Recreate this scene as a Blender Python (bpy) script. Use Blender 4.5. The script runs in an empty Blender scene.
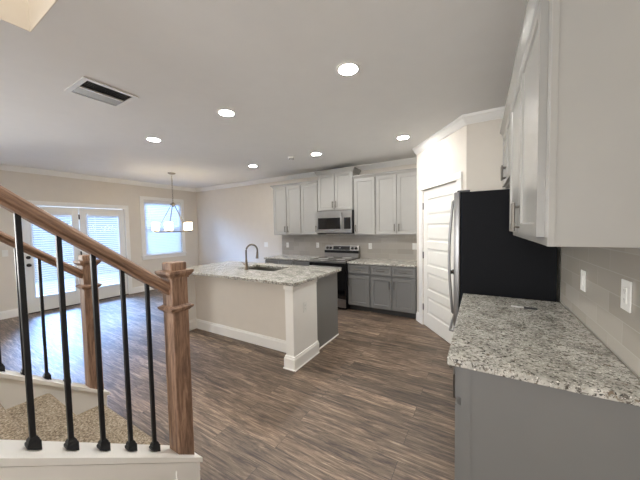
import bpy, bmesh, math, random
from mathutils import Vector, Matrix
random.seed(7)
scene = bpy.context.scene
COL = scene.collection

# ------------------------------------------------------------------ camera
F_PX, YAW, PITCH, ROLL = 271.47, 0.53377, 0.04661, -0.01833
CAM_Z = 1.53
cam_data = bpy.data.cameras.new('camera')
cam_data.sensor_width = 36.0
cam_data.lens = F_PX / 640.0 * 36.0
cam_data.clip_start = 0.02
cam = bpy.data.objects.new('camera', cam_data)
COL.objects.link(cam)
_cy, _sy = math.cos(YAW), math.sin(YAW)
_f0 = Vector((-_sy, _cy, 0)); _r0 = Vector((_cy, _sy, 0)); _u0 = Vector((0, 0, 1))
_f = _f0 * math.cos(PITCH) - _u0 * math.sin(PITCH)
_u = _u0 * math.cos(PITCH) + _f0 * math.sin(PITCH)
_r = _r0 * math.cos(ROLL) + _u * math.sin(ROLL)
_u = _u * math.cos(ROLL) - _r0 * math.sin(ROLL)
_m = Matrix((_r, _u, -_f)).transposed().to_4x4()
_m.translation = Vector((0, 0, CAM_Z))
cam.matrix_world = _m
scene.camera = cam

# ------------------------------------------------------------------ world, daylight, added fill lights, exposure
world = bpy.data.worlds.new('daylight'); scene.world = world
world.use_nodes = True
_bg = world.node_tree.nodes['Background']
_bg.inputs[0].default_value = (0.66, 0.82, 1.0, 1)
_bg.inputs[1].default_value = 0.42
scene.view_settings.view_transform = 'Standard'
scene.view_settings.look = 'None'
scene.view_settings.gamma = 1.0
scene.view_settings.use_curve_mapping = False
scene.view_settings.exposure = 0.8
scene.cycles.max_bounces = 10
scene.cycles.diffuse_bounces = 6
scene.cycles.sample_clamp_indirect = 6.0

DOOR_LIGHT, WINDOW_LIGHT, FRONT_FILL, UPSTAIRS_LIGHT = 3300, 230, 85, 40
LIVING_FILL = 150
CAN_STRENGTH, SHADE_STRENGTH = 185, 5

def area(name, loc, direction, sx, sy, power, color):
    l = bpy.data.lights.new(name, 'AREA'); l.shape = 'RECTANGLE'
    l.size, l.size_y, l.energy, l.color = sx, sy, power, color
    o = bpy.data.objects.new(name, l); COL.objects.link(o)
    o.location = loc
    o.rotation_euler = Vector(direction).to_track_quat('-Z', 'Y').to_euler()
    return o
area('patio_daylight', (-12.2, 2.4, 4.6), (1, 0, -0.72), 3.6, 2.6, DOOR_LIGHT, (0.27, 0.50, 1.0))
area('window_daylight', (-10.4, 4.15, 5.0), (1, 0, -1.0), 1.6, 1.8, WINDOW_LIGHT, (0.8, 0.9, 1.0))
area('living_room_fill', (-7.75, -1.1, 1.5), (1, 0.1, 0.0), 2.6, 1.7, LIVING_FILL, (1.0, 0.98, 0.93))  # fill light added outside the invented living-room window
area('front_fill', (-0.35, -4.2, 1.5), (0, 1, 0.0), 1.2, 1.9, FRONT_FILL, (0.97, 0.98, 1.0))  # fill light added behind the viewer, shining through an invented window
area('upstairs_daylight', (-1.2, -0.9, 4.9), (-0.3, 0.25, -1), 1.2, 1.6, UPSTAIRS_LIGHT, (1.0, 0.97, 0.92))

# ------------------------------------------------------------------ materials
def srgb(r, g, b):
    def c(v):
        v /= 255.0
        return v / 12.92 if v <= 0.04045 else ((v + 0.055) / 1.055) ** 2.4
    return (c(r), c(g), c(b), 1)

class NT:
    def __init__(s, name):
        s.m = bpy.data.materials.new(name); s.m.use_nodes = True
        s.t = s.m.node_tree; s.b = s.t.nodes['Principled BSDF']
        s.out = s.t.nodes['Material Output']
    def n(s, kind, **kw):
        nd = s.t.nodes.new(kind)
        for k, v in kw.items(): setattr(nd, k, v)
        return nd
    def l(s, a, b): s.t.links.new(a, b)
    def coords(s, scale=(1, 1, 1), rot=(0, 0, 0)):
        c = s.n('ShaderNodeTexCoord'); mp = s.n('ShaderNodeMapping')
        mp.inputs['Scale'].default_value = scale; mp.inputs['Rotation'].default_value = rot
        s.l(c.outputs['Object'], mp.inputs['Vector']); return mp.outputs['Vector']
    def noise(s, vec, scale, detail=3, rough=0.55, dist=0):
        n = s.n('ShaderNodeTexNoise'); n.inputs['Scale'].default_value = scale
        n.inputs['Detail'].default_value = detail; n.inputs['Roughness'].default_value = rough
        n.inputs['Distortion'].default_value = dist
        s.l(vec, n.inputs['Vector']); return n.outputs['Fac']
    def ramp(s, fac, stops):
        r = s.n('ShaderNodeValToRGB'); e = r.color_ramp.elements
        e[0].position, e[0].color = stops[0]; e[1].position, e[1].color = stops[-1]
        for p, c in stops[1:-1]:
            x = e.new(p); x.color = c
        s.l(fac, r.inputs['Fac']); return r.outputs['Color']
    def mix(s, fac, a, b, mode='MIX'):
        m = s.n('ShaderNodeMix', data_type='RGBA', blend_type=mode)
        for sock, v in ((m.inputs[0], fac), (m.inputs[6], a), (m.inputs[7], b)):
            if hasattr(v, 'is_output'): s.l(v, sock)
            else: sock.default_value = v
        return m.outputs[2]
    def bump(s, h, strength=0.1, dist=0.01):
        b = s.n('ShaderNodeBump'); b.inputs['Strength'].default_value = strength
        b.inputs['Distance'].default_value = dist
        s.l(h, b.inputs['Height']); s.l(b.outputs['Normal'], s.b.inputs['Normal'])
    def set(s, **kw):
        for k, v in kw.items(): s.b.inputs[k.replace('_', ' ')].default_value = v
    def col(s, c): s.l(c, s.b.inputs['Base Color'])

def plain(name, rgb, rough=0.5, metal=0.0, var=0.04, nscale=6, bump=0.0, bscale=200, spec=0.5):
    t = NT(name); c = srgb(*rgb)
    v = t.coords()
    f = t.noise(v, nscale)
    lo = tuple(x * (1 - var) for x in c[:3]) + (1,); hi = tuple(min(1, x * (1 + var)) for x in c[:3]) + (1,)
    t.col(t.ramp(f, [(0.3, lo), (0.7, hi)]))
    t.set(Roughness=rough, Metallic=metal)
    t.b.inputs['Specular IOR Level'].default_value = spec
    if bump: t.bump(t.noise(v, bscale, 2), bump, 0.003)
    return t.m

M = {}
M['wall'] = plain('greige_wall_paint', (224, 217, 206), 0.85, var=0.015, bump=0.12, bscale=160, spec=0.25)
M['ceiling'] = plain('flat_ceiling_paint', (236, 235, 232), 0.9, var=0.01, bump=0.08, bscale=140, spec=0.2)
M['trim'] = plain('white_trim_paint', (243, 241, 236), 0.5, var=0.01)
M['door'] = plain('white_door_paint', (238, 236, 229), 0.4, var=0.01)
M['upper'] = plain('light_grey_cabinet_paint', (166, 164, 159), 0.26, var=0.015)
M['base'] = plain('mid_grey_cabinet_paint', (120, 119, 117), 0.35, var=0.015)
M['toe'] = plain('dark_toe_kick_paint', (62, 60, 58), 0.6)
M['iron'] = plain('black_iron', (20, 21, 26), 0.45, spec=0.4)
M['nickel'] = plain('brushed_nickel', (112, 107, 100), 0.3, metal=1.0)
M['steel'] = plain('stainless_steel', (168, 166, 163), 0.3, metal=1.0)
M['sinksteel'] = plain('sink_steel', (130, 126, 118), 0.38, metal=1.0)
M['faucet'] = plain('warm_brushed_nickel', (128, 118, 104), 0.34, metal=1.0)
M['fridgesteel'] = plain('dark_stainless_steel', (150, 149, 148), 0.34, metal=1.0)
M['black'] = plain('black_enamel', (22, 22, 24), 0.3)
M['fridgeside'] = plain('charcoal_fridge_side', (14, 15, 19), 0.6, bump=0.05, bscale=400, spec=0.15)
M['blackglass'] = plain('black_glass', (10, 10, 12), 0.06, spec=0.7)
M['plate'] = plain('white_plastic_plate', (238, 237, 232), 0.35)
M['socket'] = plain('mid_grey_socket', (150, 148, 144), 0.5)  # one even grey for outlet slots, burner rings and vent louvers
M['darkhole'] = plain('dark_duct', (38, 37, 36), 0.9)
M['hinge'] = plain('oil_rubbed_bronze', (52, 46, 42), 0.45, metal=0.6)
M['slat'] = None
M['display'] = plain('dark_display_glass', (14, 16, 24), 0.1)
M['mark'] = plain('grey_control_print', (170, 170, 168), 0.5)
M['knob'] = plain('dark_steel_knob', (60, 60, 62), 0.3, metal=0.8)
M['patio'] = plain('patio_concrete', (190, 186, 178), 0.9, var=0.08)
M['canopy_metal'] = plain('satin_nickel_fixture', (150, 142, 130), 0.3, metal=1.0)
M['clear'] = plain('clear_pen_plastic', (215, 214, 210), 0.2)

def mat_glass():
    t = NT('window_glass')
    t.t.nodes.remove(t.b)
    a = t.n('ShaderNodeBsdfTransparent'); g = t.n('ShaderNodeBsdfGlossy'); g.inputs['Roughness'].default_value = 0.02
    fr = t.n('ShaderNodeFresnel'); fr.inputs['IOR'].default_value = 1.4
    mx = t.n('ShaderNodeMixShader')
    t.l(fr.outputs[0], mx.inputs[0]); t.l(a.outputs[0], mx.inputs[1]); t.l(g.outputs[0], mx.inputs[2])
    t.l(mx.outputs[0], t.out.inputs[0]); return t.m
M['glass'] = mat_glass()

def mat_slat():
    t = NT('white_blind_slat')
    t.t.nodes.remove(t.b)
    d = t.n('ShaderNodeBsdfDiffuse'); d.inputs[0].default_value = (0.74, 0.75, 0.76, 1)
    tr = t.n('ShaderNodeBsdfTranslucent'); tr.inputs[0].default_value = (0.88, 0.92, 0.96, 1)
    mx = t.n('ShaderNodeMixShader'); mx.inputs[0].default_value = 0.08
    t.l(d.outputs[0], mx.inputs[1]); t.l(tr.outputs[0], mx.inputs[2]); t.l(mx.outputs[0], t.out.inputs[0])
    return t.m
M['slat'] = mat_slat()

def mat_emit(name, rgb, s):
    t = NT(name)
    t.b.inputs['Base Color'].default_value = (0.9, 0.9, 0.88, 1)
    t.b.inputs['Emission Color'].default_value = tuple(rgb) + (1,)
    t.b.inputs['Emission Strength'].default_value = s
    return t.m
M['can'] = mat_emit('lit_downlight_lens', (1.0, 0.985, 0.95), CAN_STRENGTH)
M['shade'] = mat_emit('lit_frosted_glass', (1.0, 0.80, 0.52), SHADE_STRENGTH)

def mat_floor():
    t = NT('vinyl_plank_floor')
    v = t.coords()
    br = t.n('ShaderNodeTexBrick'); br.offset = 0.37; br.offset_frequency = 2
    for k, x in (('Scale', 1.0), ('Brick Width', 1.22), ('Row Height', 0.155), ('Mortar Size', 0.0016), ('Mortar Smooth', 0.3), ('Bias', 0.0)):
        br.inputs[k].default_value = x
    br.inputs['Color1'].default_value = (0, 0, 0, 1); br.inputs['Color2'].default_value = (1, 1, 1, 1)
    br.inputs['Mortar'].default_value = (0.5, 0.5, 0.5, 1)
    t.l(v, br.inputs['Vector'])
    # shift the grain from board to board
    add = t.n('ShaderNodeVectorMath', operation='MULTIPLY_ADD')
    t.l(br.outputs['Color'], add.inputs[0]); add.inputs[1].default_value = (7.3, 3.1, 5.7)
    t.l(v, add.inputs[2])
    mp = t.n('ShaderNodeMapping'); mp.inputs['Scale'].default_value = (1.7, 19, 1)
    t.l(add.outputs[0], mp.inputs['Vector'])
    g1 = t.noise(mp.outputs[0], 1.7, 8, 0.72, 1.3)
    mp2 = t.n('ShaderNodeMapping'); mp2.inputs['Scale'].default_value = (5, 90, 1)
    t.l(add.outputs[0], mp2.inputs['Vector'])
    g2 = t.noise(mp2.outputs[0], 1.5, 3, 0.6)
    mp3 = t.n('ShaderNodeMapping'); mp3.inputs['Scale'].default_value = (1.0, 5, 1)
    t.l(add.outputs[0], mp3.inputs['Vector'])
    g3 = t.noise(mp3.outputs[0], 1.4, 2, 0.5, 0.4)
    c = t.ramp(g1, [(0.32, srgb(58, 46, 38)), (0.46, srgb(112, 95, 81)), (0.58, srgb(154, 134, 116)), (0.70, srgb(196, 178, 158))])
    c2 = t.ramp(g2, [(0.35, (0.62, 0.60, 0.58, 1)), (0.65, (1.12, 1.12, 1.12, 1))])
    c = t.mix(0.95, c, c2, 'MULTIPLY')
    c3 = t.ramp(g3, [(0.32, (0.66, 0.64, 0.62, 1)), (0.68, (1.18, 1.16, 1.14, 1))])
    c = t.mix(0.8, c, c3, 'MULTIPLY')
    tone = t.ramp(br.outputs['Color'], [(0.0, (0.60, 0.585, 0.57, 1)), (1.0, (1.16, 1.14, 1.10, 1))])
    c = t.mix(1.0, c, tone, 'MULTIPLY')
    c = t.mix(br.outputs['Fac'], c, srgb(48, 38, 32))
    t.col(c)
    t.set(Roughness=0.48)
    t.b.inputs['Specular IOR Level'].default_value = 0.7
    t.bump(g2, 0.08, 0.002)
    return t.m
M['floor'] = mat_floor()

def mat_granite():
    t = NT('speckled_granite')
    v = t.coords()
    base = t.ramp(t.noise(v, 9, 4, 0.6, 0.6), [(0.30, srgb(140, 138, 131)), (0.5, srgb(186, 183, 174)), (0.7, srgb(216, 213, 205))])
    vs = t.coords((1.0, 1.5, 1.0), (0, 0, 0.5))
    s1 = t.ramp(t.noise(vs, 46, 4, 0.68, 0.6), [(0.53, (0, 0, 0, 1)), (0.60, (1, 1, 1, 1))])
    c = t.mix(s1, base, srgb(100, 95, 88))
    s2 = t.ramp(t.noise(vs, 64, 3, 0.7, 0.8), [(0.575, (0, 0, 0, 1)), (0.63, (1, 1, 1, 1))])
    c = t.mix(s2, c, srgb(44, 42, 42))
    s3 = t.ramp(t.noise(v, 27, 3, 0.6, 0.4), [(0.60, (0, 0, 0, 1)), (0.68, (1, 1, 1, 1))])
    c = t.mix(s3, c, srgb(122, 110, 96))
    s4 = t.ramp(t.noise(v, 95, 2, 0.5), [(0.62, (0, 0, 0, 1)), (0.67, (1, 1, 1, 1))])
    c = t.mix(s4, c, srgb(238, 235, 226))
    t.col(c); t.set(Roughness=0.13)
    return t.m
M['granite'] = mat_granite()

def mat_tile(name, axis):
    t = NT(name)
    c = t.n('ShaderNodeTexCoord'); sp = t.n('ShaderNodeSeparateXYZ'); cb = t.n('ShaderNodeCombineXYZ')
    t.l(c.outputs['Object'], sp.inputs[0])
    t.l(sp.outputs[axis], cb.inputs[0]); t.l(sp.outputs[2], cb.inputs[1])
    br = t.n('ShaderNodeTexBrick'); br.offset = 0.5
    for k, x in (('Scale', 1.0), ('Brick Width', 0.30), ('Row Height', 0.10), ('Mortar Size', 0.0022), ('Mortar Smooth', 0.2)):
        br.inputs[k].default_value = x
    br.inputs['Color1'].default_value = srgb(168, 162, 152); br.inputs['Color2'].default_value = srgb(184, 178, 169)
    br.inputs['Mortar'].default_value = srgb(188, 183, 174)
    t.l(cb.outputs[0], br.inputs['Vector'])
    t.col(br.outputs['Color']); t.set(Roughness=0.16)
    inv = t.n('ShaderNodeMath', operation='SUBTRACT'); inv.inputs[0].default_value = 1.0
    t.l(br.outputs['Fac'], inv.inputs[1])
    t.bump(inv.outputs[0], 0.15, 0.002)
    return t.m
M['tile_x'] = mat_tile('glazed_subway_tile_long_wall', 0)
M['tile_y'] = mat_tile('glazed_subway_tile_side_wall', 1)

def mat_oak(name, scale):
    t = NT(name)
    v = t.coords(scale)
    g = t.noise(v, 3.0, 5, 0.6, 0.7)
    g2 = t.noise(v, 11.0, 3, 0.6, 0.2)
    c = t.ramp(g, [(0.30, srgb(102, 78, 63)), (0.5, srgb(150, 119, 98)), (0.68, srgb(178, 147, 124))])
    c2 = t.ramp(g2, [(0.36, (0.60, 0.55, 0.52, 1)), (0.55, (1.05, 1.05, 1.05, 1))])
    t.col(t.mix(0.75, c, c2, 'MULTIPLY')); t.set(Roughness=0.55)
    t.bump(g2, 0.06, 0.001)
    return t.m
M['oak_z'] = mat_oak('oak_upright_grain', (12, 12, 1.3))
M['oak_y'] = mat_oak('oak_rail_grain', (12, 1.0, 16))

def mat_carpet():
    t = NT('tan_frieze_carpet')
    v = t.coords()
    f = t.noise(v, 110, 3, 0.7)
    c = t.ramp(f, [(0.34, srgb(112, 99, 84)), (0.5, srgb(166, 152, 133)), (0.66, srgb(210, 198, 180))])
    big = t.ramp(t.noise(v, 9, 2), [(0.3, (0.88, 0.87, 0.86, 1)), (0.7, (1.06, 1.06, 1.06, 1))])
    t.col(t.mix(1.0, c, big, 'MULTIPLY')); t.set(Roughness=1.0)
    t.b.inputs['Specular IOR Level'].default_value = 0.05
    t.bump(f, 0.9, 0.012)
    return t.m
M['carpet'] = mat_carpet()

# ------------------------------------------------------------------ mesh builder
class MB:
    def __init__(s): s.bm = bmesh.new()
    def box(s, x0, x1, y0, y1, z0, z1, bevel=0.0, seg=1):
        b = bmesh.new(); bmesh.ops.create_cube(b, size=1.0)
        bmesh.ops.scale(b, vec=(abs(x1 - x0), abs(y1 - y0), abs(z1 - z0)), verts=b.verts)
        bmesh.ops.translate(b, vec=((x0 + x1) / 2, (y0 + y1) / 2, (z0 + z1) / 2), verts=b.verts)
        if bevel: bmesh.ops.bevel(b, geom=b.edges[:], offset=bevel, segments=seg, affect='EDGES', profile=0.5)
        s.merge(b); return s
    def merge(s, b, mat=None):
        if mat is not None: bmesh.ops.transform(b, matrix=mat, verts=b.verts)
        me = bpy.data.meshes.new('tmp'); b.to_mesh(me); b.free()
        s.bm.from_mesh(me); bpy.data.meshes.remove(me); return s
    def cyl(s, p0, p1, r0, r1=None, seg=20, caps=True):
        r1 = r0 if r1 is None else r1
        p0, p1 = Vector(p0), Vector(p1); d = p1 - p0
        b = bmesh.new()
        bmesh.ops.create_cone(b, cap_ends=caps, segments=seg, radius1=r0, radius2=r1, depth=d.length)
        q = d.to_track_quat('Z', 'Y').to_matrix().to_4x4(); q.translation = (p0 + p1) / 2
        return s.merge(b, q)
    def lathe(s, prof, center=(0, 0, 0), seg=28):
        b = bmesh.new(); rings = []
        for r, z in prof:
            rings.append([b.verts.new((center[0] + r * math.cos(2 * math.pi * i / seg), center[1] + r * math.sin(2 * math.pi * i / seg), center[2] + z)) for i in range(seg)])
        for a, c in zip(rings, rings[1:]):
            for i in range(seg):
                b.faces.new((a[i], a[(i + 1) % seg], c[(i + 1) % seg], c[i]))
        if prof[0][0] > 1e-4: b.faces.new(rings[0][::-1])
        if prof[-1][0] > 1e-4: b.faces.new(rings[-1])
        bmesh.ops.remove_doubles(b, verts=b.verts, dist=1e-5)
        return s.merge(b)
    def tube(s, pts, r, seg=12, closed=False):
        pts = [Vector(p) for p in pts]; n = len(pts); b = bmesh.new(); rings = []
        up = Vector((0.13, 0.31, 0.94)).normalized()
        rr = r if isinstance(r, (list, tuple)) else [r] * n
        for i, p in enumerate(pts):
            if closed: t = pts[(i + 1) % n] - pts[i - 1]
            else: t = pts[min(i + 1, n - 1)] - pts[max(i - 1, 0)]
            t.normalize(); a = t.cross(up)
            if a.length < 0.05: a = t.cross(Vector((1, 0, 0)))
            a.normalize(); c = t.cross(a)
            rings.append([b.verts.new(p + a * rr[i] * math.cos(2 * math.pi * k / seg) + c * rr[i] * math.sin(2 * math.pi * k / seg)) for k in range(seg)])
        m = n if closed else n - 1
        for i in range(m):
            A, B = rings[i], rings[(i + 1) % n]
            for k in range(seg): b.faces.new((A[k], A[(k + 1) % seg], B[(k + 1) % seg], B[k]))
        if not closed: b.faces.new(rings[0][::-1]); b.faces.new(rings[-1])
        bmesh.ops.recalc_face_normals(b, faces=b.faces)
        return s.merge(b)
    def prism(s, prof, p0, p1, xdir, zdir=(0, 0, 1)):
        """profile points (u, v) swept straight from p0 to p1; u along xdir, v along zdir"""
        b = bmesh.new(); xd, zd = Vector(xdir), Vector(zdir); R = []
        for p in (Vector(p0), Vector(p1)): R.append([b.verts.new(p + xd * u + zd * v) for u, v in prof])
        n = len(prof)
        for i in range(n): b.faces.new((R[0][i], R[0][(i + 1) % n], R[1][(i + 1) % n], R[1][i]))
        b.faces.new(R[0][::-1]); b.faces.new(R[1])
        bmesh.ops.recalc_face_normals(b, faces=b.faces)
        return s.merge(b)
    def grid_slab(s, us, vs, solid, w0, w1, place):
        """slab with openings: cells of us x vs where solid(i,j); place(u,v,w) -> xyz"""
        b = bmesh.new(); V = {}
        def vert(i, j, k):
            if (i, j, k) not in V: V[(i, j, k)] = b.verts.new(place(us[i], vs[j], (w0, w1)[k]))
            return V[(i, j, k)]
        nu, nv = len(us) - 1, len(vs) - 1
        ok = lambda i, j: 0 <= i < nu and 0 <= j < nv and solid(i, j)
        for i in range(nu):
            for j in range(nv):
                if not ok(i, j): continue
                q = ((i, j), (i + 1, j), (i + 1, j + 1), (i, j + 1))
                b.faces.new([vert(a, c, 0) for a, c in q]); b.faces.new([vert(a, c, 1) for a, c in q[::-1]])
                for (a, c), (di, dj) in (((0, 1), (0, -1)), ((1, 2), (1, 0)), ((2, 3), (0, 1)), ((3, 0), (-1, 0))):
                    if not ok(i + di, j + dj):
                        b.faces.new((vert(*q[a], 1), vert(*q[c], 1), vert(*q[c], 0), vert(*q[a], 0)))
        bmesh.ops.recalc_face_normals(b, faces=b.faces)
        return s.merge(b)
    def build(s, name, mat, parent=None, smooth=False):
        me = bpy.data.meshes.new(name); s.bm.to_mesh(me); s.bm.free()
        for m in (mat if isinstance(mat, (list, tuple)) else [mat]): me.materials.append(M[m] if isinstance(m, str) else m)
        if smooth:
            for p in me.polygons: p.use_smooth = True
            me.set_sharp_from_angle(angle=math.radians(40))
        o = bpy.data.objects.new(name, me); COL.objects.link(o)
        if parent is not None: o.parent = parent
        return o

def tag(o, label, cat, group=None, kind=None):
    if label: o['label'] = label
    if cat: o['category'] = cat
    if group: o['group'] = group
    if kind: o['kind'] = kind
    return o
def thing(name, label, cat, loc=(0, 0, 0), rz=0.0, group=None):
    o = bpy.data.objects.new(name, None); COL.objects.link(o)
    o.empty_display_size = 0.1
    o.location = loc; o.rotation_euler = (0, 0, rz)
    return tag(o, label, cat, group)
def struct(o, label=None):
    o['kind'] = 'structure'
    if label: o['label'] = label
    return o
def struct_root(name, loc=(0, 0, 0), rz=0.0, label=None):
    o = bpy.data.objects.new(name, None); COL.objects.link(o)
    o.location = loc; o.rotation_euler = (0, 0, rz); return struct(o, label)
def copy_tree(o, parent=None):
    c = o.copy(); COL.objects.link(c)
    if parent is not None: c.parent = parent
    for ch in list(o.children): copy_tree(ch, c)
    return c

# ------------------------------------------------------------------ room constants
XL, XR, YB, YF, ZC = -7.30, 0.54, 5.15, -3.6, 2.74
T = 0.14
IX0, IX1, IY0, IY1, IZ = -3.92, -1.675, 2.285, 3.415, 0.95     # island worktop
PA = Vector((-0.873, 4.522, 0)); PB = Vector((-0.14, 3.505, 0)) # pantry's angled wall
PD = (PB - PA); PL = PD.length; PRZ = math.atan2(PD.y, PD.x)

# ------------------------------------------------------------------ setting
MB().box(XL - T, XR + T, YF - T, YB + T, -0.12, 0.0).build('floor', 'floor'); struct(bpy.data.objects['floor'])
# ceiling with the stairwell opening
HX0, HX1, HY0, HY1 = -2.346, -0.95, -3.2, 0.585
us = [XL - T, HX0, HX1, XR + T]; vs = [YF - T, HY0, HY1, YB + T]
c = MB().grid_slab(us, vs, lambda i, j: not (i == 1 and j == 1), ZC, ZC + 0.30, lambda u, v, w: (u, v, w)).build('ceiling', 'ceiling'); struct(c)
# upstairs shaft round the opening
zu0, zu1 = ZC + 0.30, 5.3
struct(MB().box(HX0 - 0.12, HX0, HY0 - 0.12, HY1 + 0.12, zu0, zu1).build('wall_upstairs_left', 'wall'))
struct(MB().box(HX0, HX1 + 0.12, HY1, HY1 + 0.12, zu0, zu1).build('wall_upstairs_back', 'wall'))
struct(MB().box(HX1, HX1 + 0.12, HY0 - 0.12, HY1, zu0, zu1).build('wall_upstairs_right', 'wall'))
struct(MB().box(HX0, HX1, HY0 - 0.12, HY0, zu0, zu1).build('wall_upstairs_front', 'wall'))
struct(MB().box(HX0 - 0.12, HX1 + 0.12, HY0 - 0.12, HY1 + 0.12, zu1, zu1 + 0.1).build('ceiling_upstairs', 'ceiling'))
# drywall returns lining the opening
struct(MB().box(HX0 - 0.001, HX0 + 0.004, HY0, HY1, ZC - 0.002, zu0).build('trim_1', 'wall'))
struct(MB().box(HX0, HX1, HY1 - 0.004, HY1 + 0.001, ZC - 0.002, zu0).build('trim_2', 'wall'))

DY0, DYM, DY1, DZ = 1.53, 2.375, 3.22, 2.045     # french doors
WY0, WY1, WZ0, WZ1 = 3.66, 4.64, 0.90, 2.30     # dining window
LY0, LY1 = -2.4, 0.2                            # added living-room window, unseen to the left, for fill light
ys = [YF - T, LY0, LY1, DY0, DY1, WY0, WY1, YB + T]; zs = [0.0, 0.6, WZ0, DZ, WZ1, ZC]
hole = lambda i, j: (i == 3 and j < 3) or (i == 5 and j in (2, 3)) or (i == 1 and j in (1, 2, 3))
struct(MB().grid_slab(ys, zs, lambda i, j: not hole(i, j), XL - T, XL, lambda u, v, w: (w, u, v)).build('wall_left', 'wall'))
struct(MB().box(XL, XR, YB, YB + T, 0, ZC).build('wall_back', 'wall'))
struct(MB().box(XR, XR + T, YF - T, YB + T, 0, ZC).build('wall_right', 'wall'))
# wall behind the viewer with an added, unseen window that lets in fill light
xs = [XL, -0.95, 0.25, XR]; zs = [0, 0.5, 2.4, ZC]
struct(MB().grid_slab(xs, zs, lambda i, j: not (i == 1 and j == 1), YF - T, YF, lambda u, v, w: (u, w, v)).build('wall_front', 'wall'))
w2 = struct_root('fill_window_front', (-0.35, YF, 0.5))  # window added out of view as the opening for the front fill
MB().box(-0.60, -0.54, -0.11, -0.04, 0, 1.9).box(0.54, 0.60, -0.11, -0.04, 0, 1.9).box(-0.54, 0.54, -0.11, -0.04, 0, 0.06).box(-0.54, 0.54, -0.11, -0.04, 1.84, 1.9).box(-0.54, 0.54, -0.1, -0.05, 0.93, 0.98).build('window_frame', 'trim', w2)
MB().box(-0.54, 0.54, -0.08, -0.074, 0.06, 1.84).build('window_pane', 'glass', w2)
# walls closing the upper run of the stair
struct(MB().box(-1.375, -1.235, YF, -1.0, 0, ZC).build('wall_stair_right', 'wall'))
struct(MB().box(-2.53, -2.41, YF, -1.0, 0, ZC).build('wall_stair_left', 'wall'))
struct(MB().box(-12.5, XL - T, -1.5, 8.5, -0.25, -0.14).build('patio', 'patio'), 'pale concrete patio outside the french doors')

# pantry walls: the angled one carries the door
DP0, DP1, DPZ = 0.208, 1.088, 2.06
pw = MB().grid_slab([0.0, DP0, DP1, PL], [0, DPZ, ZC], lambda i, j: not (i == 1 and j == 0), 0.0, 0.11, lambda u, v, w: (u, w, v)).build('wall_pantry_angled', 'wall')
pw.location = PA; pw.rotation_euler = (0, 0, PRZ); struct(pw)
struct(MB().box(PB.x, XR, PB.y, PB.y + 0.11, 0, ZC).build('wall_pantry_side', 'wall'))
struct(MB().box(PA.x, PA.x + 0.11, PA.y + 0.06, YB, 0, ZC).build('wall_pantry_end', 'wall'))

# crown moulding
CP = [(0, 0), (0.012, 0), (0.018, 0.012), (0.028, 0.02), (0.055, 0.06), (0.066, 0.068), (0.072, 0.085), (0.072, 0.095), (0, 0.095)]
def crown(name, p0, p1, nrm, e0=0.0, e1=0.0):
    p0, p1 = Vector(p0), Vector(p1); d = (p1 - p0).normalized(); n = Vector(nrm).normalized()
    b = bmesh.new(); R = []
    for p, e, sg in ((p0, e0, 1), (p1, e1, -1)):
        R.append([b.verts.new(p + n * u + Vector((0, 0, ZC - 0.0955 + v)) + d * sg * e * u) for u, v in CP])
    k = len(CP)
    for i in range(k): b.faces.new((R[0][i], R[0][(i + 1) % k], R[1][(i + 1) % k], R[1][i]))
    b.faces.new(R[0][::-1]); b.faces.new(R[1]); bmesh.ops.recalc_face_normals(b, faces=b.faces)
    m = MB(); m.merge(b); return struct(m.build(name, 'trim'))
crown('trim_3', (XL, YF, 0), (XL, YB, 0), (1, 0, 0), 0, 1)
crown('trim_4', (XL, YB, 0), (PA.x, YB, 0), (0, -1, 0), 1, 0)
pn = Vector((PD.y, -PD.x, 0)).normalized()
crown('trim_5', PA, PB, pn, 0, -0.47)
crown('trim_6', PB, (XR, PB.y, 0), (0, -1, 0), -0.47, 0)
# baseboards
BP = [(0, 0), (0.016, 0), (0.016, 0.115), (0.010, 0.13), (0.008, 0.142), (0, 0.145)]
def base(name, p0, p1, nrm): return struct(MB().prism(BP, p0, p1, nrm).build(name, 'trim'))
base('baseboard_left_near', (XL, YF, 0), (XL, DY0 - 0.09, 0), (1, 0, 0))
base('baseboard_left_far', (XL, DY1 + 0.09, 0), (XL, YB, 0), (1, 0, 0))
base('baseboard_back', (XL, YB, 0), (-4.09, YB, 0), (0, -1, 0))
bb = MB().prism(BP, (0.0, 0, 0), (DP0 - 0.105, 0, 0), (0, -1, 0)).build('baseboard_pantry', 'trim'); bb.location = PA; bb.rotation_euler = (0, 0, PRZ); struct(bb)

# casings
CW = 0.09
def casing_left(name, y0, y1, z0, z1, sill):
    m = MB()
    m.box(XL, XL + 0.02, y0 - CW, y0, 0 if not sill else z0, z1, 0.004).box(XL, XL + 0.02, y1, y1 + CW, 0 if not sill else z0, z1, 0.004)
    m.box(XL, XL + 0.022, y0 - CW, y1 + CW, z1, z1 + CW, 0.004)
    if sill:
        m.box(XL - 0.02, XL + 0.05, y0 - CW - 0.02, y1 + CW + 0.02, z0 - 0.025, z0, 0.005)
        m.box(XL, XL + 0.018, y0 - CW, y1 + CW, z0 - 0.11, z0 - 0.025, 0.004)
    return struct(m.build(name, 'trim'))
casing_left('trim_7', DY0, DY1, 0, DZ, False)
casing_left('trim_8', WY0, WY1, WZ0, WZ1, True)
pc = MB().box(DP0 - 0.10, DP0, -0.02, 0, 0, DPZ, 0.005).box(DP1, DP1 + 0.10, -0.02, 0, 0, DPZ, 0.005).box(DP0 - 0.10, DP1 + 0.10, -0.022, 0, DPZ, DPZ + 0.085, 0.005).build('trim_9', 'trim')
pc.location = PA; pc.rotation_euler = (0, 0, PRZ); struct(pc)

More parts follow.
